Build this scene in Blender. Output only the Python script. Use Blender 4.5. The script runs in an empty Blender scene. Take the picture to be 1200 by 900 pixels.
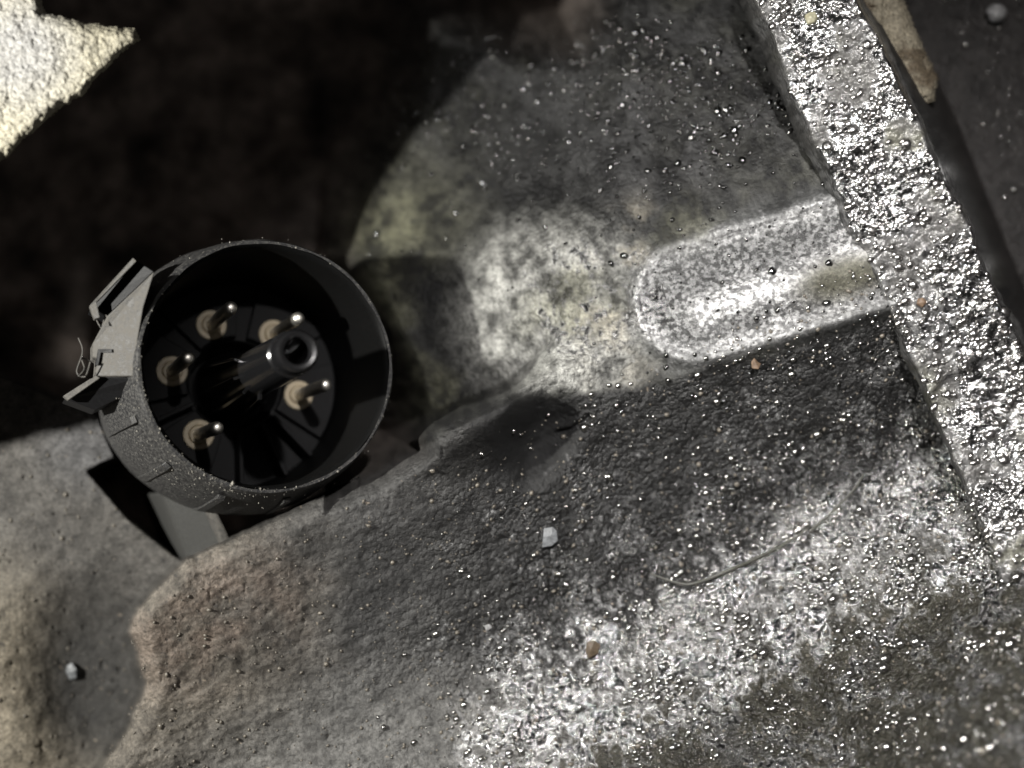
import bpy, math, random
import numpy as np
from mathutils import Vector, Matrix

# ------------------------------------------------------------------ camera, world, lights, exposure
P = 0.0001                      # one photo pixel on the focal plane is 0.1 mm
CZ = 1200.0                     # camera height in those units (12 cm)
S = bpy.context.scene
COL = S.collection
cam_d = bpy.data.cameras.new('camera'); cam = bpy.data.objects.new('camera', cam_d); COL.objects.link(cam)
cam.location = (0, 0, CZ*P); cam_d.sensor_width = 36.0; cam_d.lens = 36.0
cam_d.clip_start = 0.002; cam_d.clip_end = 5.0
cam_d.dof.use_dof = True; cam_d.dof.focus_distance = (CZ-48)*P; cam_d.dof.aperture_fstop = 12.0
S.camera = cam
W = bpy.data.worlds.new('World'); S.world = W; W.use_nodes = True
W.node_tree.nodes['Background'].inputs[0].default_value = (1.0, 0.92, 0.86, 1)
W.node_tree.nodes['Background'].inputs[1].default_value = 0.05
S.view_settings.view_transform = 'Standard'; S.view_settings.look = 'None'
S.view_settings.exposure = 0.0; S.view_settings.gamma = 1.0
S.view_settings.use_curve_mapping = False
S.cycles.max_bounces = 6; S.cycles.sample_clamp_indirect = 4.0

def lamp(name, pos, aim, size, power, color, cone, blend):
    d = bpy.data.lights.new(name, 'SPOT'); d.shadow_soft_size = size*P/2; d.energy = power; d.color = color
    d.spot_size = math.radians(cone); d.spot_blend = blend
    o = bpy.data.objects.new(name, d); COL.objects.link(o)
    o.location = Vector(pos)*P
    o.rotation_euler = (Vector(aim)-Vector(pos)).to_track_quat('-Z', 'Y').to_euler()
    return o
lamp('phone_flash', (150, 480, 1180), (410, -130, 0), 30, 1.4, (1.0, 0.97, 0.95), 76, 1.0)
lamp('work_torch', (-1120, 130, 980), (-100, -120, 0), 52, 1.85, (1.0, 0.98, 0.92), 80, 0.5)

# ------------------------------------------------------------------ numpy noise and shape helpers
def hsh(i, j, seed):
    h = (i.astype(np.int64)*374761393 + j.astype(np.int64)*668265263 + seed*974634777) & 0xFFFFFFFF
    h = ((h ^ (h >> 13))*1274126177) & 0xFFFFFFFF
    h = ((h ^ (h >> 16))*2246822519) & 0xFFFFFFFF
    return ((h ^ (h >> 15)) & 0xFFFFFF)/float(0xFFFFFF)
def vn(x, y, seed=0):
    xi = np.floor(x); yi = np.floor(y); fx = x-xi; fy = y-yi
    fx = fx*fx*(3-2*fx); fy = fy*fy*(3-2*fy)
    a = hsh(xi, yi, seed); b = hsh(xi+1, yi, seed); c = hsh(xi, yi+1, seed); d = hsh(xi+1, yi+1, seed)
    return ((a*(1-fx)+b*fx)*(1-fy) + (c*(1-fx)+d*fx)*fy)*2-1
def fbm(u, v, size, octs=3, seed=0, gain=0.5):
    s = 0; a = 1.0; t = 0
    ca, sa = math.cos(0.7), math.sin(0.7)
    x, y = u/size, v/size
    for k in range(octs):
        s = s + a*vn(x, y, seed+k*17); t += a; a *= gain
        x, y = (x*ca-y*sa)*2.03+3.1, (x*sa+y*ca)*2.03+7.7
    return s/t
def ss(x, a, b):
    t = np.clip((x-a)/(b-a), 0, 1); return t*t*(3-2*t)
def blob(u, v, cu, cv, ru, rv, ang=0.0, soft=0.5):
    c, s = math.cos(math.radians(ang)), math.sin(math.radians(ang))
    x = (u-cu)*c - (v-cv)*s; y = (u-cu)*s + (v-cv)*c      # ang: anticlockwise on the picture
    d = np.sqrt((x/ru)**2+(y/rv)**2)
    return 1-ss(d, 1-soft, 1+soft)
def segd(u, v, a, b):
    ax, ay = a; bx, by = b; dx, dy = bx-ax, by-ay
    t = np.clip(((u-ax)*dx+(v-ay)*dy)/(dx*dx+dy*dy), 0, 1)
    return np.hypot(u-ax-t*dx, v-ay-t*dy)
def lined(u, v, pts):
    return np.minimum.reduce([segd(u, v, pts[i], pts[i+1]) for i in range(len(pts)-1)])
def polysd(u, v, pts):                                     # signed distance, positive inside
    d = lined(u, v, pts+[pts[0]]); ins = np.zeros(u.shape, bool); n = len(pts)
    for i in range(n):
        x1, y1 = pts[i]; x2, y2 = pts[(i+1) % n]
        if y1 == y2: continue
        c = ((y1 > v) != (y2 > v)) & (u < (x2-x1)*(v-y1)/(y2-y1)+x1); ins ^= c
    return np.where(ins, d, -d)
def smax(a, b, k):
    h = np.clip(0.5+0.5*(a-b)/k, 0, 1); return b*(1-h)+a*h+k*h*(1-h)
def unproj(u, v, z):
    f = (CZ-z)/CZ
    return np.stack([(u-600)*f*P, (450-v)*f*P, z*P], -1)
def pt(u, v, z): return Vector(((u-600)*(CZ-z)/CZ, (450-v)*(CZ-z)/CZ, z))*P

# ------------------------------------------------------------------ materials
def newmat(name):
    m = bpy.data.materials.new(name); m.use_nodes = True
    return m, m.node_tree.nodes, m.node_tree.links, m.node_tree.nodes['Principled BSDF']
def noise(N, L, scale, detail=4, rough=0.6):
    tc = N.new('ShaderNodeTexCoord'); n = N.new('ShaderNodeTexNoise')
    n.inputs['Scale'].default_value = scale; n.inputs['Detail'].default_value = detail; n.inputs['Roughness'].default_value = rough
    L.new(tc.outputs['Object'], n.inputs['Vector']); return n
def grime_mat(name, bumpd=0.00011, grain=0.00026, s1=1700, s2=3600, speck=1700):
    """colour, wetness and bare-metal share come from the dirt layout and painted shade stored on the mesh; fine relief and grain are added here"""
    m, N, L, B = newmat(name)
    def math_(op, a, b):
        n = N.new('ShaderNodeMath'); n.operation = op
        for k, x in enumerate((a, b)):
            if isinstance(x, (int, float)): n.inputs[k].default_value = x
            else: L.new(x, n.inputs[k])
        return n.outputs[0]
    a = N.new('ShaderNodeAttribute'); a.attribute_name = 'dirt_and_light'
    w = N.new('ShaderNodeAttribute'); w.attribute_name = 'wet'
    g = N.new('ShaderNodeAttribute'); g.attribute_name = 'grain'
    n1 = noise(N, L, 2500, 5, 0.65); n2 = noise(N, L, 9000, 3, 0.6)
    r = N.new('ShaderNodeMapRange'); r.inputs[1].default_value = 0.3; r.inputs[2].default_value = 0.7
    r.inputs[3].default_value = 0.5; r.inputs[4].default_value = 1.5
    L.new(n1.outputs[0], r.inputs[0])
    mx = N.new('ShaderNodeVectorMath'); mx.operation = 'SCALE'
    L.new(a.outputs['Color'], mx.inputs[0]); L.new(r.outputs[0], mx.inputs['Scale']); L.new(mx.outputs[0], B.inputs['Base Color'])
    L.new(a.outputs['Alpha'], B.inputs['Metallic']); B.inputs['Specular IOR Level'].default_value = 0.32
    ns = noise(N, L, speck, 3, 0.6); ms = N.new('ShaderNodeMapRange'); ms.inputs[1].default_value = 0.44; ms.inputs[2].default_value = 0.56
    ms.inputs[3].default_value = 0.92; ms.inputs[4].default_value = 0.0; L.new(ns.outputs[0], ms.inputs[0])
    keep = math_('SUBTRACT', 1.0, math_('MULTIPLY', ms.outputs[0], a.outputs['Alpha']))
    L.new(math_('MULTIPLY', r.outputs[0], keep), mx.inputs['Scale'])
    rr = N.new('ShaderNodeMapRange'); rr.inputs[3].default_value = 0.75; rr.inputs[4].default_value = 0.16
    L.new(w.outputs['Fac'], rr.inputs[0]); L.new(rr.outputs[0], B.inputs['Roughness'])
    tc = N.new('ShaderNodeTexCoord'); hs = []
    for sc, amt in ((s1, 1.0), (s2, 0.8)):
        vo = N.new('ShaderNodeTexVoronoi'); vo.feature = 'F1'; vo.inputs['Scale'].default_value = sc
        vo.inputs['Randomness'].default_value = 1.0
        wn = noise(N, L, sc*0.8, 2, 0.5)
        av = N.new('ShaderNodeVectorMath'); av.operation = 'MULTIPLY_ADD'
        L.new(wn.outputs['Color'], av.inputs[0]); av.inputs[1].default_value = (0.5/sc,)*3; L.new(tc.outputs['Object'], av.inputs[2])
        L.new(av.outputs[0], vo.inputs['Vector'])
        hs.append(math_('MULTIPLY', math_('POWER', vo.outputs['Distance'], 2.0), -amt*s1/sc))
    gr = math_('MULTIPLY', math_('ADD', hs[0], hs[1]), g.outputs['Fac'])
    gr = math_('MULTIPLY', gr, grain)
    fine = math_('MULTIPLY', math_('ADD', n1.outputs[0], n2.outputs[0]), bumpd)
    b = N.new('ShaderNodeBump'); b.inputs['Distance'].default_value = 1.0; b.inputs['Strength'].default_value = 1.0
    L.new(math_('ADD', gr, fine), b.inputs['Height']); L.new(b.outputs[0], B.inputs['Normal'])
    return m
def plain_mat(name, col, rough=0.5, metal=0.0, var=0.3, nscale=3000, bump=0.0, dust=None, dustamt=0.0, spec=0.5):
    m, N, L, B = newmat(name)
    n = noise(N, L, nscale, 5, 0.6)
    cr = N.new('ShaderNodeMapRange'); cr.inputs[1].default_value = 0.3; cr.inputs[2].default_value = 0.7
    cr.inputs[3].default_value = 1-var; cr.inputs[4].default_value = 1+var
    L.new(n.outputs[0], cr.inputs[0])
    mx = N.new('ShaderNodeVectorMath'); mx.operation = 'SCALE'; mx.inputs[0].default_value = col
    L.new(cr.outputs[0], mx.inputs['Scale'])
    out = mx.outputs[0]
    B.inputs['Roughness'].default_value = rough; B.inputs['Metallic'].default_value = metal
    B.inputs['Specular IOR Level'].default_value = spec
    if dust:
        n3 = noise(N, L, nscale*0.35, 8, 0.75)
        dr = N.new('ShaderNodeMapRange'); dr.inputs[1].default_value = 0.62-dustamt*0.3; dr.inputs[2].default_value = 0.72-dustamt*0.2
        L.new(n3.outputs[0], dr.inputs[0])
        mix = N.new('ShaderNodeMix'); mix.data_type = 'RGBA'
        L.new(dr.outputs[0], mix.inputs[0]); L.new(out, mix.inputs[6]); mix.inputs[7].default_value = (*dust, 1); out = mix.outputs[2]
        r2 = N.new('ShaderNodeMapRange'); r2.inputs[3].default_value = rough; r2.inputs[4].default_value = 0.85
        L.new(dr.outputs[0], r2.inputs[0]); L.new(r2.outputs[0], B.inputs['Roughness'])
    L.new(out, B.inputs['Base Color'])
    if bump:
        b = N.new('ShaderNodeBump'); b.inputs['Distance'].default_value = bump
        L.new(n.outputs[0], b.inputs['Height']); L.new(b.outputs[0], B.inputs['Normal'])
    return m

M_cast = grime_mat('grimy_casting')
M_rail = grime_mat('oily_rail', 0.00003, 0.00022, 1150, 2500, 1000)
M_pale = grime_mat('pale_casting', 0.00004, 0.00018, 2100, 4200)
M_blk = plain_mat('black_plastic', (0.006, 0.006, 0.0065), 0.5, var=0.25, bump=0.00002, spec=0.13)
M_post = plain_mat('glossy_black_post', (0.007, 0.007, 0.0075), 0.18, var=0.2, bump=0.00001, spec=0.7)
M_shell = plain_mat('dusty_black_plastic', (0.012, 0.012, 0.013), 0.45, var=0.3, bump=0.00003, nscale=9000, dust=(0.06, 0.058, 0.053), dustamt=0.5)
M_dust = plain_mat('dust_caked_plastic', (0.035, 0.033, 0.03), 0.6, var=0.5, bump=0.00005, nscale=4500, dust=(0.075, 0.07, 0.062), dustamt=0.7)
M_sleeve = plain_mat('dull_black_sleeve', (0.004, 0.004, 0.004), 0.5, var=0.25, spec=0.05)
M_crumb = plain_mat('dust_crumb', (0.17, 0.16, 0.14), 0.5, var=0.5)
M_stem = plain_mat('dusty_stem', (0.03, 0.03, 0.028), 0.6, var=0.4, nscale=6000, bump=0.00004)
M_pin = plain_mat('tinned_pin', (0.8, 0.77, 0.7), 0.4, metal=1.0, var=0.2, bump=0.00001)
M_seal = plain_mat('cream_collar', (0.5, 0.42, 0.29), 0.4, var=0.15)
M_drop = plain_mat('oil_coated_grit', (0.13, 0.13, 0.127), 0.16, metal=1.0, var=0.5)
M_bead = plain_mat('oily_metal_grit', (0.42, 0.41, 0.40), 0.25, metal=1.0, var=0.5)
M_gloss = plain_mat('wet_grit', (0.36, 0.355, 0.34), 0.2, metal=1.0, var=0.6)
M_grit = plain_mat('grey_brown_grit', (0.09, 0.08, 0.065), 0.35, var=0.6)

# ------------------------------------------------------------------ mesh helpers
def tag(o, label=None, cat=None, group=None, kind=None):
    if label: o['label'] = label
    if cat: o['category'] = cat
    if group: o['group'] = group
    if kind: o['kind'] = kind
    return o
def grid_object(name, u, v, z, mat, dirt_and_light=None, wet=None, world=None, flip=False, metal=0.0, grain=0.3):
    nv, nu = u.shape
    co = unproj(u, v, z) if world is None else world
    idx = np.arange(nv*nu).reshape(nv, nu)
    q = np.stack([idx[:-1, :-1], idx[1:, :-1], idx[1:, 1:], idx[:-1, 1:]], -1).reshape(-1, 4)
    if flip: q = q[:, ::-1]
    me = bpy.data.meshes.new(name); me.vertices.add(nu*nv); me.vertices.foreach_set('co', co.reshape(-1).astype(np.float32))
    me.loops.add(q.size); me.loops.foreach_set('vertex_index', q.reshape(-1).astype(np.int32))
    me.polygons.add(len(q)); me.polygons.foreach_set('loop_start', np.arange(0, q.size, 4, dtype=np.int32))
    me.update(calc_edges=True); me.validate()
    me.polygons.foreach_set('use_smooth', np.ones(len(q), bool))
    if dirt_and_light is not None:
        a = me.attributes.new('dirt_and_light', 'FLOAT_COLOR', 'POINT')
        c = np.ones((nu*nv, 4), np.float32); c[:, :3] = dirt_and_light.reshape(-1, 3); c[:, 3] = np.broadcast_to(metal, u.shape).reshape(-1); a.data.foreach_set('color', c.reshape(-1))
        b = me.attributes.new('wet', 'FLOAT', 'POINT'); b.data.foreach_set('value', wet.reshape(-1).astype(np.float32))
        b = me.attributes.new('grain', 'FLOAT', 'POINT'); b.data.foreach_set('value', np.ascontiguousarray(np.broadcast_to(grain, u.shape)).reshape(-1).astype(np.float32))
    me.materials.append(mat); o = bpy.data.objects.new(name, me); COL.objects.link(o); return o
def mesh_obj(name, verts, faces, mat, parent=None, smooth=False, bevel=0.0, seg=2, auto=None):
    me = bpy.data.meshes.new(name); me.from_pydata([tuple(x) for x in verts], [], faces); me.update()
    if smooth: me.polygons.foreach_set('use_smooth', [True]*len(me.polygons))
    me.materials.append(mat); o = bpy.data.objects.new(name, me); COL.objects.link(o)
    if parent: o.parent = parent
    if bevel:
        b = o.modifiers.new('bevel', 'BEVEL'); b.width = bevel; b.segments = seg; b.limit_method = 'ANGLE'; b.angle_limit = 0.5
    if auto: me.set_sharp_from_angle(angle=math.radians(auto))
    return o
def lathe(prof, n=96, a0=0.0, a1=2*math.pi, wob=None):
    """prof: (radius, height) in px, closed round the axis"""
    full = abs(a1-a0-2*math.pi) < 1e-6; m = n if full else n+1
    vs = []; fs = []
    for i in range(m):
        a = a0+(a1-a0)*i/n
        for k, (r, h) in enumerate(prof):
            rr = r+(wob(a, k) if wob else 0)
            vs.append((rr*math.cos(a)*P, rr*math.sin(a)*P, h*P))
    K = len(prof)
    for i in range(n):
        j = (i+1) % m
        for k in range(K-1):
            fs.append((i*K+k, j*K+k, j*K+k+1, i*K+k+1))
    return vs, fs
def tube(pts, rad, n=8):
    vs = []; fs = []; pts = [Vector(p) for p in pts]
    for i, p in enumerate(pts):
        t = (pts[min(i+1, len(pts)-1)]-pts[max(i-1, 0)]).normalized()
        a = t.orthogonal().normalized(); b = t.cross(a)
        r = rad[i] if isinstance(rad, (list, tuple)) else rad
        for k in range(n):
            w = 2*math.pi*k/n; vs.append(p+(a*math.cos(w)+b*math.sin(w))*r)
    for i in range(len(pts)-1):
        for k in range(n):
            fs.append((i*n+k, i*n+(k+1) % n, (i+1)*n+(k+1) % n, (i+1)*n+k))
    fs.append(tuple(range(n))[::-1]); fs.append(tuple((len(pts)-1)*n+k for k in range(n)))
    return vs, fs
def spline(pts, n):
    pts = [Vector(p) for p in pts]; out = []
    for i in range(len(pts)-1):
        p0 = pts[max(i-1, 0)]; p1 = pts[i]; p2 = pts[i+1]; p3 = pts[min(i+2, len(pts)-1)]
        for k in range(n):
            t = k/n
            out.append(0.5*((2*p1)+(p2-p0)*t+(2*p0-5*p1+4*p2-p3)*t*t+(3*p1-p0-3*p2+p3)*t**3))
    out.append(pts[-1]); return out

# ------------------------------------------------------------------ the casting: one continuous relief
RX = [(855, -400), (885, 0), (950, 150), (1030, 330), (1090, 470), (1150, 610), (1200, 730), (1290, 960)]
RR = [(940, -400), (1003, 0), (1068, 130), (1130, 260), (1192, 400), (1250, 540), (1310, 690), (1400, 900)]
def crestq(u, v): return (u-215)*0.433+(v-655)*0.901
QS = np.linspace(-200, 1200, 1401)
SL = np.interp(QS, [0, 40, 90, 150, 225, 300, 385, 450, 700, 1200], [-.05, -.25, -.34, -.22, -.08, .46, .47, .85, .85, .3])
CUM = np.cumsum(SL); CUM -= np.interp(0, QS, CUM)
def macro(u, v):
    # upper web with the oval boss
    w = (u-700)*0.3+(v-400)*0.954
    U = -0.55*np.maximum(0, -w-95)*ss(-w, 60, 200) - 0.66*np.maximum(0, w-68)
    U = U - 0.42*np.maximum(0, 745-u)*ss(745-u, -20, 120) + 0.16*(u-800)
    U = U + 14*blob(u, v, 640, 330, 90, 90, 20, .6) - 10*blob(u, v, 730, 400, 40, 90, 10, .8)
    # stadium boss
    a, b = (815, 352), (1120, 262)
    d = segd(u, v, a, b)
    U = U + 0.10*np.clip(w, -95, 60)
    U = U + 9*(1-ss(d, 66, 86)) + 8*np.exp(-((d-70)/9.0)**2) - 4*ss(d, 64, 30)*0 + 17*np.exp(-(segd(u, v, (824, 366), (1040, 292))/27.0)**2)
    # lower mass that rises towards the lens, with the rib crest along its upper edge
    q = crestq(u, v)
    Lw = 92+np.interp(q, QS, CUM) - 0.20*(u-215) + .00026*np.maximum(0, u-620)**2
    Lw = Lw + 100*ss(u, 900, 1260)*ss(v+.2*(u-1100), 400, 680)
    Lw = Lw + 5*np.exp(-((q+6)/5.0)**2)*ss(u, 300, 330)*(1-ss(u, 500, 540)) - 5*np.exp(-((q-4)/4.0)**2)*ss(u, 300, 330)*(1-ss(u, 500, 540))
    tip = ss(u, 560, 660)
    Lw = Lw + np.minimum(0, q+8)*(9*(1-tip)+1.2*tip)
    Lw = Lw + 9*fbm(u, v, 120, 2, 88)*ss(u, 750, 950)*ss(v, 560, 680)
    Mz = smax(U, Lw, 26)
    # soft dip shaped for the shade beyond the rib tip and the small crack
    rt = segd(u, v, (400, 572), (592, 480)); below = crestq(u, v) > 0
    Mz = Mz + 44*np.exp(-(rt/np.where(below, 30.0, 15.0))**2)*ss(u, 430, 560)
    Mz = Mz - 40*blob(u+6*fbm(u, v, 30, 2, 77), v, 630, 512, 30, 44, -25, .8)
    cr = lined(u, v, [(655, 507), (672, 503), (690, 488)]); Mz = Mz - 9*(1-ss(cr, 1.5, 5))
    cr = lined(u, v, [(622, 368), (631, 374), (638, 386)]); Mz = Mz - 6*(1-ss(cr, 1, 3.5))
    return Mz
def left_wall(u, v):
    z = -125-0.10*(u-60)-0.06*(v-600)
    z = z - 35*blob(u, v, 110, 790, 75, 85, 0, .7) + 30*blob(u, v, -10, 860, 70, 150, 0, .8)
    return z
RECESS_AND_SHADE = [(-700, 330), (0, 437), (60, 462), (112, 480), (138, 538), (104, 552), (150, 606), (213, 656), (330, 600), (430, 554), (488, 526), (470, 440), (425, 345), (402, 300), (430, 215), (476, 108), (498, 8), (540, 22), (600, 48), (675, 58), (705, 20), (715, -60), (730, -700), (-700, -700)]  # stem wedge and top patch are shade, shaped here as drops
MASS_EDGE = [(-700, 1400), (40, 1100), (112, 905), (150, 850), (168, 800), (160, 772), (149, 742), (158, 712), (185, 682), (218, 652), (420, 560), (900, 300), (1700, 300), (1700, 1500), (-700, 1500)]
LEFT = [(-700, 200), (235, 200), (235, 640), (420, 560), (420, 1400), (-700, 1400)]
def height(u, v, full=False):
    wob = 4*fbm(u, v, 26, 3, 91)
    Mz = macro(u, v)
    me = polysd(u+wob, v+wob, MASS_EDGE)
    lw = left_wall(u, v)
    inleft = polysd(u, v, LEFT)
    z = np.where(inleft > 0, lw+(Mz-lw)*ss(me, -7, 5), Mz)
    # rounded shoulder at the left end of the mass
    z = z - 18*(1-ss(me, 0, 26))*(me > -2)*(inleft > 0)
    rs = polysd(u+wob*.6, v+wob*.6, RECESS_AND_SHADE)
    soft = np.where(u > 380, 95.0, 9.0)
    k = ss(rs, -soft*0.3, soft)
    dz = -800-0.12*(u-250)+0.25*(v-250)*0.3
    z = z+(dz-z)*k
    # beyond the rail the ground falls to a dark panel
    rr = polysd(u, v, [(960, -900), (1040, 0), (1110, 150), (1170, 300), (1220, 420), (1300, 640), (1400, 900), (2500, 900), (2500, -900)])
    kr = ss(rr, -25, 15)
    z = z+((-260+0.1*(u-1100))-z)*kr
    # --- relief: strength differs by region
    q = crestq(u, v)
    q2 = (v-np.interp(u, [-600, 215, 600, 690, 780, 1040, 1090, 1700], [1047, 655, 470, 462, 450, 372, 380, 200]))*.9+3*fbm(u, v, 15, 2, 95)
    low = ss(me, -4, 8)*ss(q2, -6, 8)*(1-kr)
    band = low*np.exp(-((q-345)/75.0)**2)*ss(u, 480, 640)
    right = low*ss(u, 640, 950)*ss(q, 150, 300)
    recess = k; lwm = (inleft > 0)*(1-ss(me, -4, 8))*(1-k)
    upper = (1-low)*(1-k)*(1-lwm)*(1-kr)
    amp4 = .55*upper + .6*low + .15*band + .1*right + .30*lwm + .5*recess + .9*kr
    amp12 = 1.2*upper + 1.3*low + .2*band + 1.0*right + 1.5*lwm + 3*recess + 2*kr
    smooth_oval = 1-ss(segd(u, v, (815, 352), (1120, 262)), 40, 100)
    amp12 = amp12*(1-.55*smooth_oval)
    n4 = fbm(u, v, 4.6, 2, 11); n12 = fbm(u, v, 13, 3, 31); n50 = fbm(u, v, 60, 3, 51)
    # along-rib drag marks on the lower mass
    du = (u*0.901-v*0.433); dq = q
    drag = fbm(du*0.35, dq, 7, 2, 71)
    z = z+amp4*n4*1.0+amp12*n12*1.3+(5*(upper+low+lwm)+10*right+14*recess)*n50+1.2*low*(1-right)*drag
    # pits
    pit = vn(u/7.0, v/7.0, 131); z = z-4*(lwm+.6*low*(1-right))*ss(pit, .80, .97)
    if not full: return z
    return z, dict(me=me, q=q, low=low, band=band, right=right, recess=recess, lwm=lwm, upper=upper, kr=kr, n4=n4, n12=n12, n50=n50, oval=smooth_oval)

def axis(lo, hi, step, ext, n):
    a = np.arange(lo, hi+step, step); t = np.linspace(0, 1, n+1)[1:]**1.6
    return np.concatenate([(lo-ext*t)[::-1], a, a[-1]+ext*t])
us = axis(-30, 1230, 1.6, 420, 50); vs_ = axis(-30, 930, 1.6, 420, 50)
GU, GV = np.meshgrid(us, vs_)
Z, R = height(GU, GV, True)
def col(*c): return np.array(c, float)
def mixc(c, m, t): return c*(1-t[..., None])+m*t[..., None]
dust, oil_and_shade, grey, olive, tan = col(.115, .102, .085), col(.017, .017, .017), col(.10, .103, .095), col(.075, .074, .048), col(.20, .165, .125)
# dirt layout, with painted shade and highlights
n80 = fbm(GU, GV, 90, 4, 201); n30 = fbm(GU, GV, 34, 4, 211); n9 = fbm(GU, GV, 9, 3, 221)
c = np.ones(GU.shape+(3,))*col(.05, .05, .046)
c = c*.3
c = mixc(c, col(.17, .17, .158), R['upper']*blob(GU, GV, 650, 365, 108, 110, 10, .35))  # patch of web where the torch falls, painted paler
c = mixc(c, olive, R['upper']*blob(GU, GV, 470, 190, 90, 110, 0, .6)*.45)
c = mixc(c, olive, R['upper']*ss(n80, -.1, .4)*.6)
c = mixc(c, col(.12, .108, .083), R['upper']*blob(GU, GV, 745, 320, 50, 120, -15, .6)*ss(n30, -.1, .4)*.6)
c = mixc(c, oil_and_shade*.8, R['upper']*blob(GU, GV, 720, 120, 300, 130, 0, .4)*(.75+.25*ss(n30, -.3, .3)))  # oil black, deepened for shade on the tilted upper web
c = mixc(c, oil_and_shade*.9, R['upper']*ss(GV-(560-.33*(GU-500)), -25, 25)*.85)  # shade of the slope under the boss, painted in
c = mixc(c, oil_and_shade*1.2, R['upper']*ss(220-GV, -30, 20)*ss(GU, 560, 700)*.55)
c = mixc(c, col(.085, .088, .086), R['oval']*R['upper']*.8)
c = mixc(c, tan*.6, R['oval']*R['upper']*blob(GU, GV, 990, 320, 60, 30, 15, .6)*.6)
lowc = mixc(np.ones(GU.shape+(3,))*col(.066, .065, .063), dust*1.25, ss(np.clip(330-GU, -400, 400)+n80*90, -110, 130))
lowc = mixc(lowc, oil_and_shade*.8, ss(GU+n80*60, 430, 640)*(1-ss(R['q'], 280, 350))*.95)
lowc = mixc(lowc, oil_and_shade*1.6, ss(GU+n30*60, 360, 460)*ss(R['q'], 40, 80)*(1-ss(R['q'], 140, 200))*.5)
lowc = mixc(lowc, col(.024, .0225, .016), ss(R['q'], 330, 430)*ss(GU, 520, 700)*.9)
lowc = mixc(lowc, col(.17, .125, .10), blob(GU, GV, 240, 730, 120, 60, 25, .7)*.5*ss(n30, -.4, .4))
lowc = mixc(lowc, col(.15, .147, .14), blob(GU, GV, 400, 880, 190, 75, 12, .6)*.8)
lowc = mixc(lowc, oil_and_shade*2, ss(n30, .25, .5)*ss(GU, 500, 800)*.6)
c = mixc(c, lowc, R['low'])
lwc = np.ones(GU.shape+(3,))*col(.10, .094, .086)
lwc = mixc(lwc, col(.27, .235, .18), blob(GU, GV, -20, 880, 120, 190, 0, .5))
lwc = mixc(lwc, col(.045, .043, .04), blob(GU, GV, 110, 795, 70, 100, 0, .6))  # shadow beside the lower mass, painted on the wall
lwc = mixc(lwc, col(.12, .12, .125), blob(GU, GV, 110, 520, 60, 50, 0, .7)*.7)
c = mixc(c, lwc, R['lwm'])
c = mixc(c, col(.15, .125, .11), R['recess'])
c = c*np.clip(1+R['recess']*(.7*n80+.9*n30), .2, 3)[..., None]
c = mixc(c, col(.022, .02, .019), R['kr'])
c = c*np.clip(1+.5*n9+.38*n30+R['upper']*(1-R['oval'])*(.9*n30+.5*n9), .25, 3)[..., None]
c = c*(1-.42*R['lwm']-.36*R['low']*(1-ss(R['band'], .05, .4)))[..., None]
c = mixc(c, oil_and_shade, ss(vn(GU/5., GV/5., 301), .72, .9)*.6*(1-R['recess']))
c = mixc(c, tan*1.5, ss(vn(GU/3.2, GV/3.2, 303), .9, .99)*.7*(R['low']+R['lwm']))
c = np.clip(c, .006, .5)
wet = -.15*R['band']+.5*R['upper']*blob(GU, GV, 650, 350, 110, 120, 20, .5)+.3*R['upper']+.25*R['low']+.9*R['band']+.55*R['right']+.35*R['oval']*R['upper']+.45*R['upper']*blob(GU, GV, 700, 110, 260, 110, 0, .4)+.6*R['kr']+.2*R['recess']
wet = wet+.5*R['low']*ss(GU, 430, 640)
wet = np.clip(wet+.15*n30, 0, 1)
q = R['q']
gl = R['low']*ss(GU+n30*50, 380, 600)*ss(q, 30, 110)
metal = .75*R['oval']*R['upper']+.85*R['band']+.30*gl*(1-R['band'])+.45*R['low']*np.exp(-((R['q']-360)/120.0)**2)*ss(GU, 820, 1000)*(1-R['band'])+.34*R['upper']*blob(GU, GV, 680, 350, 80, 90, 20, .6)
metal = np.clip(metal+.12*n30-.5*blob(GU, GV, 985, 325, 55, 22, 17, .6)*R['upper'], 0, .95)*(1-R['recess'])*(R['low']+R['upper'])
metal = metal*(1-.5*ss(n80, .2, .5)*(1-R['oval'])*(1-.7*R['band']))
metal = metal*(1-R['low']*(.75-.75*ss(fbm(GU, GV, 20, 3, 231)+.5*n80, -.28, .12)))
mn = fbm(GU, GV, 5.5, 3, 241)
nb = R['low']+R['upper']*(1-R['oval'])
metal = metal*(1-np.clip(nb, 0, 1))+np.clip(nb, 0, 1)*ss(metal+.42*mn+.12*n30, .32-.24*R['band'], .64-.04*R['band'])
br = .20*R['band']+.12*R['oval']*R['upper']
c = mixc(c, np.ones(3)*.66, np.clip(metal*ss(R['band'], .08, .45), 0, 1))  # bare metal, brightened in the colour along the highlight band
c = mixc(c, np.ones(3)*.22, np.clip(metal*R['upper']*(1-R['oval'])+metal*R['low']*(1-ss(R['band'], .08, .45)), 0, 1))
bd = segd(GU, GV, (815, 352), (1120, 262))
boss_glint = np.clip(np.exp(-((bd-68)/13.0)**2)+.9*np.exp(-(segd(GU, GV, (826, 366), (1040, 290))/26.0)**2)+.25*n30, .12, 1)  # highlights on the boss rim and centre stripe, painted as paler metal
c = mixc(c, np.ones(3)*.10, R['oval']*R['upper']*metal)+(.85*boss_glint*np.clip(metal*R['oval']*R['upper'], 0, 1))[..., None]
c = mixc(c, olive*.9, R['upper']*blob(GU, GV, 985, 325, 55, 22, 17, .6)*.8)
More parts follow.
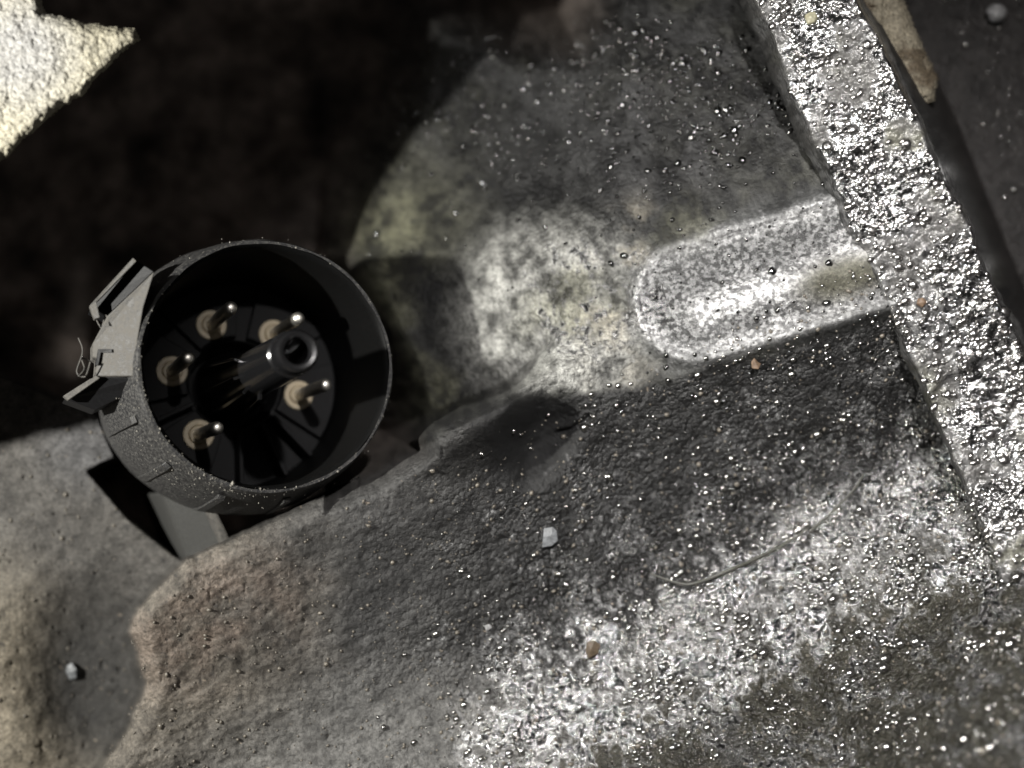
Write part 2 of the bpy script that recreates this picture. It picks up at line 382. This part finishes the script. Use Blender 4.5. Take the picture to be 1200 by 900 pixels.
grain = .35*R['upper']+.8*R['upper']*blob(GU, GV, 650, 360, 110, 110, 20, .6)+(.2+.45*ss(GU, 330, 560))*R['low']*(.7+.6*ss(n30, -.3, .3))+.0*R['band']+.2*R['right']+.15*R['lwm']+.6*R['kr']+.25*gl
grain = grain*(1-.45*R['oval'])
tip_shadow = blob(GU+9*fbm(GU, GV, 22, 3, 77), GV+9*fbm(GU, GV, 22, 3, 78), 616, 514, 50, 58, -25, .6)
c = mixc(c, oil_and_shade*.2, tip_shadow); metal = metal*(1-tip_shadow); wet = wet*(1-tip_shadow); grain = grain*(1-tip_shadow)  # shadow at the rib tip painted near-black
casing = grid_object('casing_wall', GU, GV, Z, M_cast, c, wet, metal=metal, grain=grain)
tag(casing, 'grimy oil-soaked cast metal casing with an oval boss and a rib', kind='structure')
def zat(u, v):
    return float(height(np.array([[float(u)]]), np.array([[float(v)]]))[0, 0])

# ------------------------------------------------------------------ the glittering rail on the right
def poly_at(pts, s):
    p = np.array(pts, float); d = np.r_[0, np.cumsum(np.hypot(*np.diff(p, axis=0).T))]; d /= d[-1]
    return np.interp(s, d, p[:, 0]), np.interp(s, d, p[:, 1])
ns, nt = 760, 92
s = np.linspace(0, 1, ns); t = np.linspace(-.16, 1.10, nt)
lu, lv = poly_at(RX, s); ru, rv = poly_at(RR, s)
SG, TG = np.meshgrid(s, t, indexing='ij')
tc = np.clip(TG, 0, 1)
TG = np.where(TG < 0, TG*(1-.75*ss(lv[:, None]+0*TG, 330, 520)), TG)
RU = lu[:, None]*(1-TG)+ru[:, None]*TG; RV = lv[:, None]*(1-TG)+rv[:, None]*TG
edge_l = np.clip(-(t[None, :]+0*TG)/.16, 0, 1); edge_r = np.clip((TG-1)/.10, 0, 1)
RU = RU+8*fbm(RU, RV, 45, 4, 401)
RZ = 62+34*tc+10*np.sin(RV/95.0)*0.6-95*edge_l**1.3-190*edge_r
rise = ss(RV, 380, 700); RZ = RZ+35*rise
prof = 1-np.clip(edge_l+edge_r, 0, 1)
RN = fbm(RU, RV, 13, 3, 411); RN5 = fbm(RU, RV, 5.5, 2, 413)
RZ = RZ+prof*(2.2*RN+.7*RN5+4*fbm(RU, RV, 45, 2, 417))+(1-prof)*(5*RN5+12*RN)
RZ = RZ-9*(1-ss(lined(RU, RV, [(1093, 470), (1112, 447), (1140, 438), (1168, 420)]), 3, 9))
rc = np.ones(RU.shape+(3,))*col(.035, .033, .03)
rc = mixc(rc, olive*.9, ss(fbm(RU, RV, 70, 3, 421), .0, .4)*.8)
rc = mixc(rc, oil_and_shade, ss(RN5, .1, .6)*.6)
rc = mixc(rc, oil_and_shade*.8, (1-prof)*.8)
rpat = ss(fbm(RU, RV, 50, 4, 431), -.02, .25)
rc = mixc(rc, np.ones(3)*.36, prof*(1-.85*rpat)*.9)
rail = grid_object('metal_rail', RU, RV, RZ, M_rail, rc, np.clip(1.1*prof+.05+.2*RN, 0, 1), flip=True, metal=np.clip(prof*(.92-.8*rpat)+.4*(1-prof)*ss(RN5, 0, .3), 0, 1), grain=1.0)
tag(rail, 'wide oil-wet metal rail glittering with grime, running diagonally past the oval boss', 'metal rail')

# pale tan strip beyond the rail
def slab(name, pts, z, thick, mat, dirtc, step=2.0, rough=2.0, rnd=10, tilt=(0, 0), label=None, cat=None, wetv=.2, vary=None, seed=0):
    pa = np.array(pts); u0, v0 = pa.min(0)-4; u1, v1 = pa.max(0)+4
    uu, vv = np.meshgrid(np.arange(u0, u1, step), np.arange(v0, v1, step))
    wob = 3*fbm(uu, vv, 14, 3, seed+7)
    d = polysd(uu+wob, vv+wob, pts)
    top = z+tilt[0]*(uu-pa[:, 0].mean())+tilt[1]*(vv-pa[:, 1].mean())
    zz = top-rnd*(1-np.sqrt(np.clip(1-(1-np.clip(d/rnd, 0, 1))**2, 0, 1)))+rough*fbm(uu, vv, 5, 2, seed)+rough*1.5*fbm(uu, vv, 16, 3, seed+3)
    keep = d > -1.5
    zz = np.where(d < 0, top-rnd, zz)
    cc = np.ones(uu.shape+(3,))*col(*dirtc)*(1+.35*fbm(uu, vv, 8, 3, seed+5))[..., None]
    if vary is not None: cc = vary(uu, vv, cc)
    # keep only inside cells, then give it a back and sides
    nv, nu = uu.shape; idx = -np.ones((nv, nu), int); idx[keep] = np.arange(keep.sum())
    V = unproj(uu[keep], vv[keep], zz[keep]); Vb = unproj(uu[keep], vv[keep], np.full(keep.sum(), z-thick))
    q = np.stack([idx[:-1, :-1], idx[1:, :-1], idx[1:, 1:], idx[:-1, 1:]], -1).reshape(-1, 4); q = q[(q >= 0).all(1)]
    n = len(V); ed = {}
    for f in q.tolist():
        for i in range(4): ed[(f[i], f[(i+1) % 4])] = 1
    side = [(b, a, a+n, b+n) for (a, b) in ed if (b, a) not in ed]
    faces = q.tolist()+[tuple(x+n for x in f[::-1]) for f in q.tolist()]+side
    me = bpy.data.meshes.new(name); me.from_pydata(np.vstack([V, Vb]).tolist(), [], faces); me.update()
    me.polygons.foreach_set('use_smooth', [True]*len(me.polygons)); me.set_sharp_from_angle(angle=math.radians(70))
    a = me.attributes.new('dirt_and_light', 'FLOAT_COLOR', 'POINT'); C4 = np.ones((2*n, 4), np.float32); C4[:n, :3] = cc[keep]; C4[n:, :3] = cc[keep]; C4[:, 3] = 0
    a.data.foreach_set('color', C4.reshape(-1)); b = me.attributes.new('wet', 'FLOAT', 'POINT'); b.data.foreach_set('value', np.full(2*n, wetv, np.float32)); b = me.attributes.new('grain', 'FLOAT', 'POINT'); b.data.foreach_set('value', np.full(2*n, 1.0, np.float32))
    me.materials.append(mat); o = bpy.data.objects.new(name, me); COL.objects.link(o)
    return tag(o, label, cat)
slab('corroded_strip', [(955, -160), (1035, -160), (1052, -20), (1075, 40), (1100, 92), (1094, 122), (1074, 126), (1052, 96), (1030, 55), (1003, 0)], -70, 60, M_pale, (.17, .15, .11), 2.5, 3.5, 18,
     label='pale tan corroded strip with dark stains lying behind the glittering rail', cat='metal strip', wetv=.1, seed=500,
     vary=lambda u, v, c: mixc(c, col(.05, .035, .02), ss(fbm(u, v, 22, 3, 533), .05, .35)*.8))
slab('pale_ledge', [(-420, -300), (36, -300), (44, -10), (52, 14), (100, 27), (158, 34), (163, 46), (140, 66), (92, 112), (40, 152), (-2, 190), (-40, 250), (-60, 420), (-420, 520)], 150, 90, M_pale, (.27, .25, .19), 1.8, 1.8, 16, (0.0, 0.05),  # unseen stretch beyond the left edge added to shade the hollow
     label='pale pointed cast ledge with a crumbly edge above the dark hollow, with an added unseen stretch at left', cat='cast ledge', wetv=.35, seed=600,
     vary=lambda u, v, c: mixc(mixc(c, col(.25, .25, .26), blob(u, v, 20, 60, 60, 60, 0, .7)*.7), col(.04, .035, .03), ss(vn(u/9., v/5., 633), .85, .95)*.8))

# ------------------------------------------------------------------ the round connector
CB = Vector((-356, 0, -120)); AX = Vector((88, 21, 180)); H = AX.length      # floor centre, rim = CB+AX
conn = bpy.data.objects.new('wiring_connector', None); COL.objects.link(conn)
conn.rotation_mode = 'QUATERNION'
zq = AX.normalized(); xq = Vector((1, 0, 0)); xq = (xq-zq*xq.dot(zq)).normalized(); yq = zq.cross(xq)
RM = Matrix((xq, yq, zq)).transposed()
conn.rotation_quaternion = RM.to_quaternion(); conn.location = CB*P
tag(conn, 'round black plastic plug socket with five metal pins and a hollow centre post', 'electrical connector')
INV = (Matrix.Translation(CB*P) @ RM.to_4x4()).inverted()
def loc(u, v, z): return INV @ pt(u, v, z)
random.seed(5)
wb = lambda a, k: 0.5*math.sin(7*a+k)+0.35*math.sin(17*a+2.1*k)
vs, fs = lathe([(137.8, H+.4), (141, H), (143, H-4), (145, H-18), (155, H-60), (164, H-120), (167, H-150), (167, 0), (163, -60), (150, -70), (110, -72), (60, -74)], 160, wob=wb)
shell = mesh_obj('shell', vs, fs, M_shell, conn, True, auto=38)
vs, fs = lathe([(132, -6), (134, 60), (133.5, H-12), (135, H-2), (137.8, H+.4)], 160, wob=wb)
mesh_obj('inner_sleeve', vs, fs, M_sleeve, conn, True)
rs0 = np.random.RandomState(3); gv = []; gf = []
for i in range(420):                      # dust crumbs caught along the rim
    a = math.radians(rs0.normal(225, 42) if i % 4 else rs0.uniform(0, 360)); rr = rs0.uniform(136, 146) if i % 3 else rs0.uniform(144, 162)
    hh = H+.4 if rr < 141 else H-(rr-141)*2.6; sz = rs0.gamma(2, .22)+.25; b0 = len(gv)
    for k in range(6):
        d = ((1, 0, 0), (0, 1, 0), (-1, 0, 0), (0, -1, 0), (0, 0, 1), (0, 0, -1))[k]; j = sz*rs0.uniform(.6, 1.3)
        gv.append(((rr*math.cos(a)+d[0]*j)*P, (rr*math.sin(a)+d[1]*j)*P, (hh+d[2]*j)*P))
    for f in ((0, 1, 4), (1, 2, 4), (2, 3, 4), (3, 0, 4), (1, 0, 5), (2, 1, 5), (3, 2, 5), (0, 3, 5)): gf.append(tuple(b0+x for x in f))
tag(mesh_obj('dust_crumbs', gv, gf, M_crumb, conn), kind='stuff')
shell['label'] = 'dusty black round outer shell'
# raised ribs and sunken frames on the outside of the shell
for a in (203, 226, 252, 280):
    ar = math.radians(a)
    r0, r1 = 154, 166.5
    vs, fs = lathe([(150, H-34), (155, H-36), (169, H-140), (168, 4), (160, 2)], 3, ar, ar+math.radians(3.2)); 
    n = 4*5; fs += [tuple(range(5)), tuple(range(15, 20))[::-1]]
    mesh_obj('outer_rib', vs, fs, M_shell, shell, False, 0.00008)
# insulator floor with a sunken well round the post
vs, fs = lathe([(134, -8), (58, -8), (56, -12), (54, -62), (20, -62)], 96)
floor = mesh_obj('insulator', vs, fs, M_blk, conn, True, auto=40)
ANG = [115, 172, 236, 56, -8]
for k, a in enumerate(ANG):
    w = 23 if k != 2 else 20
    vs, fs = lathe([(60, -8), (60, 3), (62, 5), (129, 5), (131, 3), (131, -8)], 14, math.radians(a-w), math.radians(a+w))
    K = 6; fs += [tuple(range(K)), tuple(14*K+i for i in range(K))[::-1]]
    mesh_obj('contact_pad', vs, fs, M_blk, floor, False, 0.0001)
for a, r0, r1, h in ((-87, 62, 132, 26), (-63, 60, 131, 40), (-44, 60, 130, 30), (208, 60, 131, 16)):
    ar = math.radians(a); c_, s_ = math.cos(ar), math.sin(ar); vs = []
    for r in (r0, r1):
        for sd in (-2.6, 2.6):
            for z in (-8, h): vs.append(((r*c_-sd*s_)*P, (r*s_+sd*c_)*P, z*P))
    fs = [(0, 1, 3, 2), (4, 6, 7, 5), (0, 4, 5, 1), (2, 3, 7, 6), (1, 5, 7, 3), (0, 2, 6, 4)]
    mesh_obj('rib', vs, fs, M_blk, floor, False, 0.00008)
R0 = 81
for k, a in enumerate(ANG):
    ar = math.radians(a); cx, cy = R0*math.cos(ar), R0*math.sin(ar); n = 28
    Lp = 142
    vs, fs = lathe([(7.6, 0), (7.8, Lp-9), (7.2, Lp-4), (5.4, Lp-1), (2.5, Lp), (0.01, Lp)], n)
    pin = mesh_obj('pin', [(x+cx*P, y+cy*P, z) for x, y, z in vs], fs, M_pin, conn, True, auto=50)
    vs, fs = lathe([(19, 4), (19, 7.5), (18, 8.6), (13, 8.6), (12, 7.4), (11.5, 11), (10.5, 12), (7.7, 12), (7.7, 4)], n)
    mesh_obj('collar', [(x+cx*P, y+cy*P, z) for x, y, z in vs], fs, M_seal, pin, True, auto=40)
PL = 1.60*H
vs, fs = lathe([(46, -62), (42, 10), (31, 55), (28, 110), (24.5, PL-44), (24.5, PL-30), (22.4, PL-28), (22.2, PL-5), (20.5, PL-1), (18.6, PL), (15, PL-.5), (13, PL-3), (12.4, PL-8), (12, PL-90), (.1, PL-90)], 72)
post = mesh_obj('centre_post', vs, fs, M_post, conn, True, auto=35)
post['label'] = 'hollow tubular centre post with a ring at its tip'
for a in (160, 200, 235, 270):       # fins that stiffen the foot of the post
    ar = math.radians(a); c_, s_ = math.cos(ar), math.sin(ar); vs = []
    for sd in (-2.2, 2.2):
        for r, z in ((24, 0), (47, 0), (44, 60), (34, 150), (24, 150)): vs.append(((r*c_-sd*s_)*P, (r*s_+sd*c_)*P, z*P))
    fs = [(0, 1, 2, 3, 4), (9, 8, 7, 6, 5)]+[(i, 5+i, 5+(i+1) % 5, (i+1) % 5) for i in range(5)]
    mesh_obj('fin', vs, fs, M_post, post, False, 0.0001)
# latch block on the left of the rim
def prism(name, pts, thick, mat, parent, bevel=0.00012):
    top = [loc(*p) for p in pts]; bot = [x-Vector((0, 0, thick*P)) for x in top]; n = len(pts)
    fs = [tuple(range(n))[::-1], tuple(range(n, 2*n))]+[(i, (i+1) % n, n+(i+1) % n, n+i) for i in range(n)]
    o = mesh_obj(name, top+bot, fs, mat, parent, False, bevel)
    bm = o.data; bm.validate(); return o
latch = prism('latch', [(181, 318, 118), (168, 360, 118), (161, 400, 116), (160, 441, 112), (112, 441, 100), (114, 420, 101), (109, 418, 100), (109, 402, 101), (126, 370, 108)], 45, M_dust, conn)
latch['label'] = 'dust-caked grey locking latch'
prism('latch_window', [(131, 409, 109), (131, 413, 109), (118, 413, 106), (115, 428, 105), (112, 428, 105), (115, 409, 106)], 14, M_blk, latch, 0)
prism('latch_wing', [(161, 443, 104), (160, 456, 90), (112, 481, 60), (75, 467, 66), (112, 441, 92)], 60, M_blk, latch)
prism('latch_lip', [(112, 440, 103), (117, 443, 103), (80, 469, 86), (74, 464, 86)], 14, M_dust, latch, 0.00006)
prism('latch_wing', [(157, 303, 98), (181, 318, 104), (126, 370, 94), (106, 360, 88)], 50, M_blk, latch)
prism('latch_lip', [(156, 302, 112), (160, 306, 112), (113, 354, 108), (117, 372, 108), (111, 374, 108), (105, 358, 108)], 12, M_dust, latch, 0.00006)
for pts in ([(92, 396), (97, 412), (90, 436), (100, 441), (106, 424)], [(107, 424), (96, 420), (99, 432), (92, 441)], [(112, 372), (119, 384), (124, 369), (128, 382)]):
    vs, fs = tube(spline([loc(a, b, 90+6*i) for i, (a, b) in enumerate(pts)], 6), 0.00009, 6)
    mesh_obj('torn_thread', vs, fs, M_dust, latch, True)
# stem below the shell
prism('stem', [(188, 575, -70), (250, 590, -60), (272, 640, -75), (262, 662, -80), (225, 668, -95), (212, 640, -95)], 220, M_stem, conn, 0.0006)
prism('stem_edge', [(238, 588, -45), (250, 590, -46), (271, 634, -60), (262, 642, -60)], 40, M_dust, conn, 0.0003)

# ------------------------------------------------------------------ loose bits lying on the metal
def chip(name, pts, h, mat, label, cat, seed):
    rnd = random.Random(seed); vs = []; n = len(pts)
    z0 = np.mean([zat(*p) for p in pts])
    cu = sum(p[0] for p in pts)/n; cv = sum(p[1] for p in pts)/n
    for p in pts: vs.append(pt(p[0], p[1], z0-4))
    for p in pts: vs.append(pt(cu+(p[0]-cu)*.97, cv+(p[1]-cv)*.97, z0+h+rnd.uniform(-2, 2)))
    vs.append(pt(cu+rnd.uniform(-2, 2), cv+rnd.uniform(-2, 2), z0+h*1.25))
    fs = [tuple(range(n))]+[(i, n+i, n+(i+1) % n, (i+1) % n) for i in range(n)]+[(n+i, 2*n, n+(i+1) % n) for i in range(n)]
    o = mesh_obj(name, vs, fs, mat, None, False, 0.00006, 1)
    return tag(o, label, cat)
M_chip = plain_mat('grey_chip', (0.10, 0.105, 0.11), .5, var=.5, bump=.00005)
M_rust = plain_mat('rusty_crumb', (0.10, 0.065, 0.04), .6, var=.4, bump=.00005)
M_brown = plain_mat('brown_flake', (0.06, 0.045, 0.03), .4, var=.4)
M_yel = plain_mat('yellow_crumb', (0.2, 0.19, 0.13), .5, var=.3)
M_white = plain_mat('pale_residue', (0.22, 0.22, 0.22), .5, var=.3, bump=.00006)
chip('stone_chip', [(637, 619), (648, 617), (653, 622), (654, 634), (647, 640), (635, 642), (636, 630)], 7, M_chip, 'angular grey stone chip stuck in the black grit below the rib', 'stone chip', 1)
chip('rust_crumb', [(880, 424), (884, 419), (888, 424), (892, 426), (889, 433), (881, 432)], 7, M_rust, 'orange rusty crumb on the dark slope under the oval boss', 'crumb', 2)
chip('brown_flake', [(688, 752), (697, 750), (704, 756), (701, 766), (690, 772), (686, 764)], 9, M_brown, 'shiny brown flake at the top of the glittering band', 'flake', 3)
chip('dark_lump', [(78, 780), (84, 776), (90, 784), (90, 795), (82, 797), (77, 788)], 8, M_chip, 'small dark lump in the shaded hollow of the left wall', 'lump', 4)
chip('white_flake', [(567, 733), (574, 731), (577, 736), (570, 740)], 5, M_white, 'tiny white flake in the grit midway below the rib', 'flake', 6)
def on_rail(u, v):
    d = (RU-u)**2+(RV-v)**2; return float(RZ.reshape(-1)[d.argmin()])
def lump(name, u, v, z, r, mat, label, cat, seed, sq=.7):
    import bmesh
    bm = bmesh.new(); bmesh.ops.create_icosphere(bm, subdivisions=3, radius=r*P)
    from mathutils import noise as mn
    for w in bm.verts:
        k = 1+.35*mn.noise(w.co/(r*P)*1.6+Vector((seed, 0, 0))); w.co *= k; w.co.z *= sq
    me = bpy.data.meshes.new(name); bm.to_mesh(me); bm.free(); me.polygons.foreach_set('use_smooth', [True]*len(me.polygons))
    me.materials.append(mat); o = bpy.data.objects.new(name, me); COL.objects.link(o); o.location = pt(u, v, z); return tag(o, label, cat)
lump('rust_crumb', 1080, 354, on_rail(1080, 354)+2, 5, M_rust, 'orange speck stuck on the glittering rail', 'crumb', 11)
lump('yellow_crumb', 951, 21, on_rail(951, 21)+3, 7, M_yel, 'pale yellow crumb near the upper end of the rail', 'crumb', 12)
lump('white_residue', 1168, 15, -235, 13, M_white, 'pale blob of residue on the dark panel behind the rail', 'residue', 13)
# fibre
fp = [(762, 672), (790, 682), (812, 684), (850, 670), (885, 655), (925, 634), (948, 618)]
vs, fs = tube(spline([pt(a, b, zat(a, b)+5+1.5*math.sin(a*.09)) for a, b in fp], 10), [0.00006+0.00012*math.sin(math.pi*min(1, (i+4)/64)) for i in range(61)], 8)
M_fib = plain_mat('grey_fibre', (0.05, 0.05, 0.042), .45, var=.3)
tag(mesh_obj('fibre', vs, fs, M_fib, None, True), 'long thin grey fibre curving over the dark gritty valley', 'fibre')
fp = [(950, 622), (968, 606), (985, 590), (1002, 572), (1012, 556)]
vs, fs = tube(spline([pt(a, b, zat(a, b)+10) for a, b in fp], 10), 0.00012, 6)
tag(mesh_obj('fibre', vs, fs, M_fib, None, True), 'short faint fibre end rising towards the rail', 'fibre')

# ------------------------------------------------------------------ countless grit grains and oil beads
ICO0 = None
def ico(sub):
    import bmesh
    bm = bmesh.new(); bmesh.ops.create_icosphere(bm, subdivisions=sub, radius=1.0)
    v = np.array([x.co[:] for x in bm.verts]); f = np.array([[w.index for w in g.verts] for g in bm.faces]); bm.free(); return v, f
def scatter(name, u, v, z, r, sub, mat, label, seed):
    rs = np.random.RandomState(seed); V, F = ico(sub); n = len(u)
    ctr = unproj(u, v, z)
    sc = r[:, None]*P*rs.uniform(.65, 1.35, (n, 3)); 
    an = rs.uniform(0, 6.28, n); ca, sa = np.cos(an)[:, None], np.sin(an)[:, None]
    jit = 1+rs.uniform(-.22, .22, (n, len(V)))
    X = V[None, :, 0]*sc[:, :1]*jit; Y = V[None, :, 1]*sc[:, 1:2]*jit; Zz = V[None, :, 2]*sc[:, 2:]*.8*jit
    co = np.stack([X*ca-Y*sa, X*sa+Y*ca, Zz], -1)+ctr[:, None, :]
    fa = (F[None]+np.arange(n)[:, None, None]*len(V)).reshape(-1, 3)
    me = bpy.data.meshes.new(name); me.vertices.add(n*len(V)); me.vertices.foreach_set('co', co.reshape(-1).astype(np.float32))
    me.loops.add(fa.size); me.loops.foreach_set('vertex_index', fa.reshape(-1).astype(np.int32))
    me.polygons.add(len(fa)); me.polygons.foreach_set('loop_start', np.arange(0, fa.size, 3, dtype=np.int32))
    me.update(calc_edges=True); me.polygons.foreach_set('use_smooth', np.ones(len(fa), bool))
    me.materials.append(mat); o = bpy.data.objects.new(name, me); COL.objects.link(o)
    return tag(o, label, kind='stuff')
rs = np.random.RandomState(77)
def pick(n, dens):
    out = []
    U = rs.uniform(-20, 1220, n*12); Vv = rs.uniform(-20, 920, n*12); d = dens(U, Vv)
    k = rs.uniform(0, 1, len(U)) < d; return U[k][:n], Vv[k][:n]
def hz(u, v): return height(u[None, :], v[None, :])[0]
# black oil beads on the upper web
u, v = pick(3000, lambda u, v: blob(u, v, 700, 115, 250, 95, 0, .35)*(.35+.65*ss(fbm(u, v, 30, 2, 5), -.1, .3))+.04*blob(u, v, 640, 250, 300, 120, 0, .4)+.06*blob(u, v, 900, 380, 200, 140, 0, .4))
r = rs.gamma(3, .55, len(u)).clip(.8, 4.2)
scatter('oil_beads', u, v, hz(u, v)+r*.3, r, 2, M_drop, 'tiny black oil beads sprinkled over the upper web', 1)
# grit on the lower mass
u, v = pick(6500, lambda u, v: (crestq(u, v) > 30)*ss(u+.3*v, 640, 980)*(.15+.85*np.exp(-((crestq(u, v)-330)/110)**2))*(.15+1.2*ss(fbm(u, v, 38, 3, 6), -.2, .3))*(1-ss(u-(1150+(v-600)*.4), -20, 40)))
r = rs.gamma(1.8, .8, len(u)).clip(.5, 5.5)*(1+.5*ss(u, 700, 1150)*ss(v, 550, 750))
scatter('grit', u, v, hz(u, v)+r*.2, r, 1, M_gloss, 'oil-coated grit grains over the lower casting', 2)
u, v = pick(2600, lambda u, v: (.5*ss(crestq(u, v), 20, 60)+.35*((u < 240) & (v > 480))*(1-ss(crestq(u, v), -60, 0)))*(1-ss(u-(1150+(v-600)*.4), -20, 40)))
r = rs.gamma(2.5, .45, len(u)).clip(.6, 3)
scatter('grit', u, v, hz(u, v)+r*.2, r, 1, M_grit, 'dry grey-brown grit grains dusted over the lower casting', 3)

# grains stuck to the rail
ii = np.random.RandomState(9).choice(RU.size, 16000, replace=False)
u = RU.reshape(-1)[ii]; v = RV.reshape(-1)[ii]; z = RZ.reshape(-1)[ii]; pr = prof.reshape(-1)[ii]; rp = rpat.reshape(-1)[ii]
k = (pr > .95) & (u > -30) & (u < 1260) & (v > -40) & (v < 940) & (np.random.RandomState(4).uniform(0, 1, 16000) < (.22*(1-.6*rp)))
u, v, z = u[k], v[k], z[k]; r = np.random.RandomState(8).gamma(4, .62, len(u)).clip(1.2, 5.2)
scatter('grit', u, v, z+r*.15, r, 2, M_bead, 'wet shiny grit grains crusted over the rail', 21)

u, v = pick(1500, lambda u, v: ss(u-(1030+v*.42), 30, 90)*(1-ss(u, 1210, 1230))*(v < 620)*(.4+.6*ss(fbm(u, v, 50, 2, 61), -.1, .3)))
r = np.random.RandomState(12).gamma(3, .7, len(u)).clip(1, 5)
scatter('oil_beads', u, v, hz(u, v)+r*.3, r, 1, M_gloss, 'dim oil beads on the dark panel behind the rail', 22)
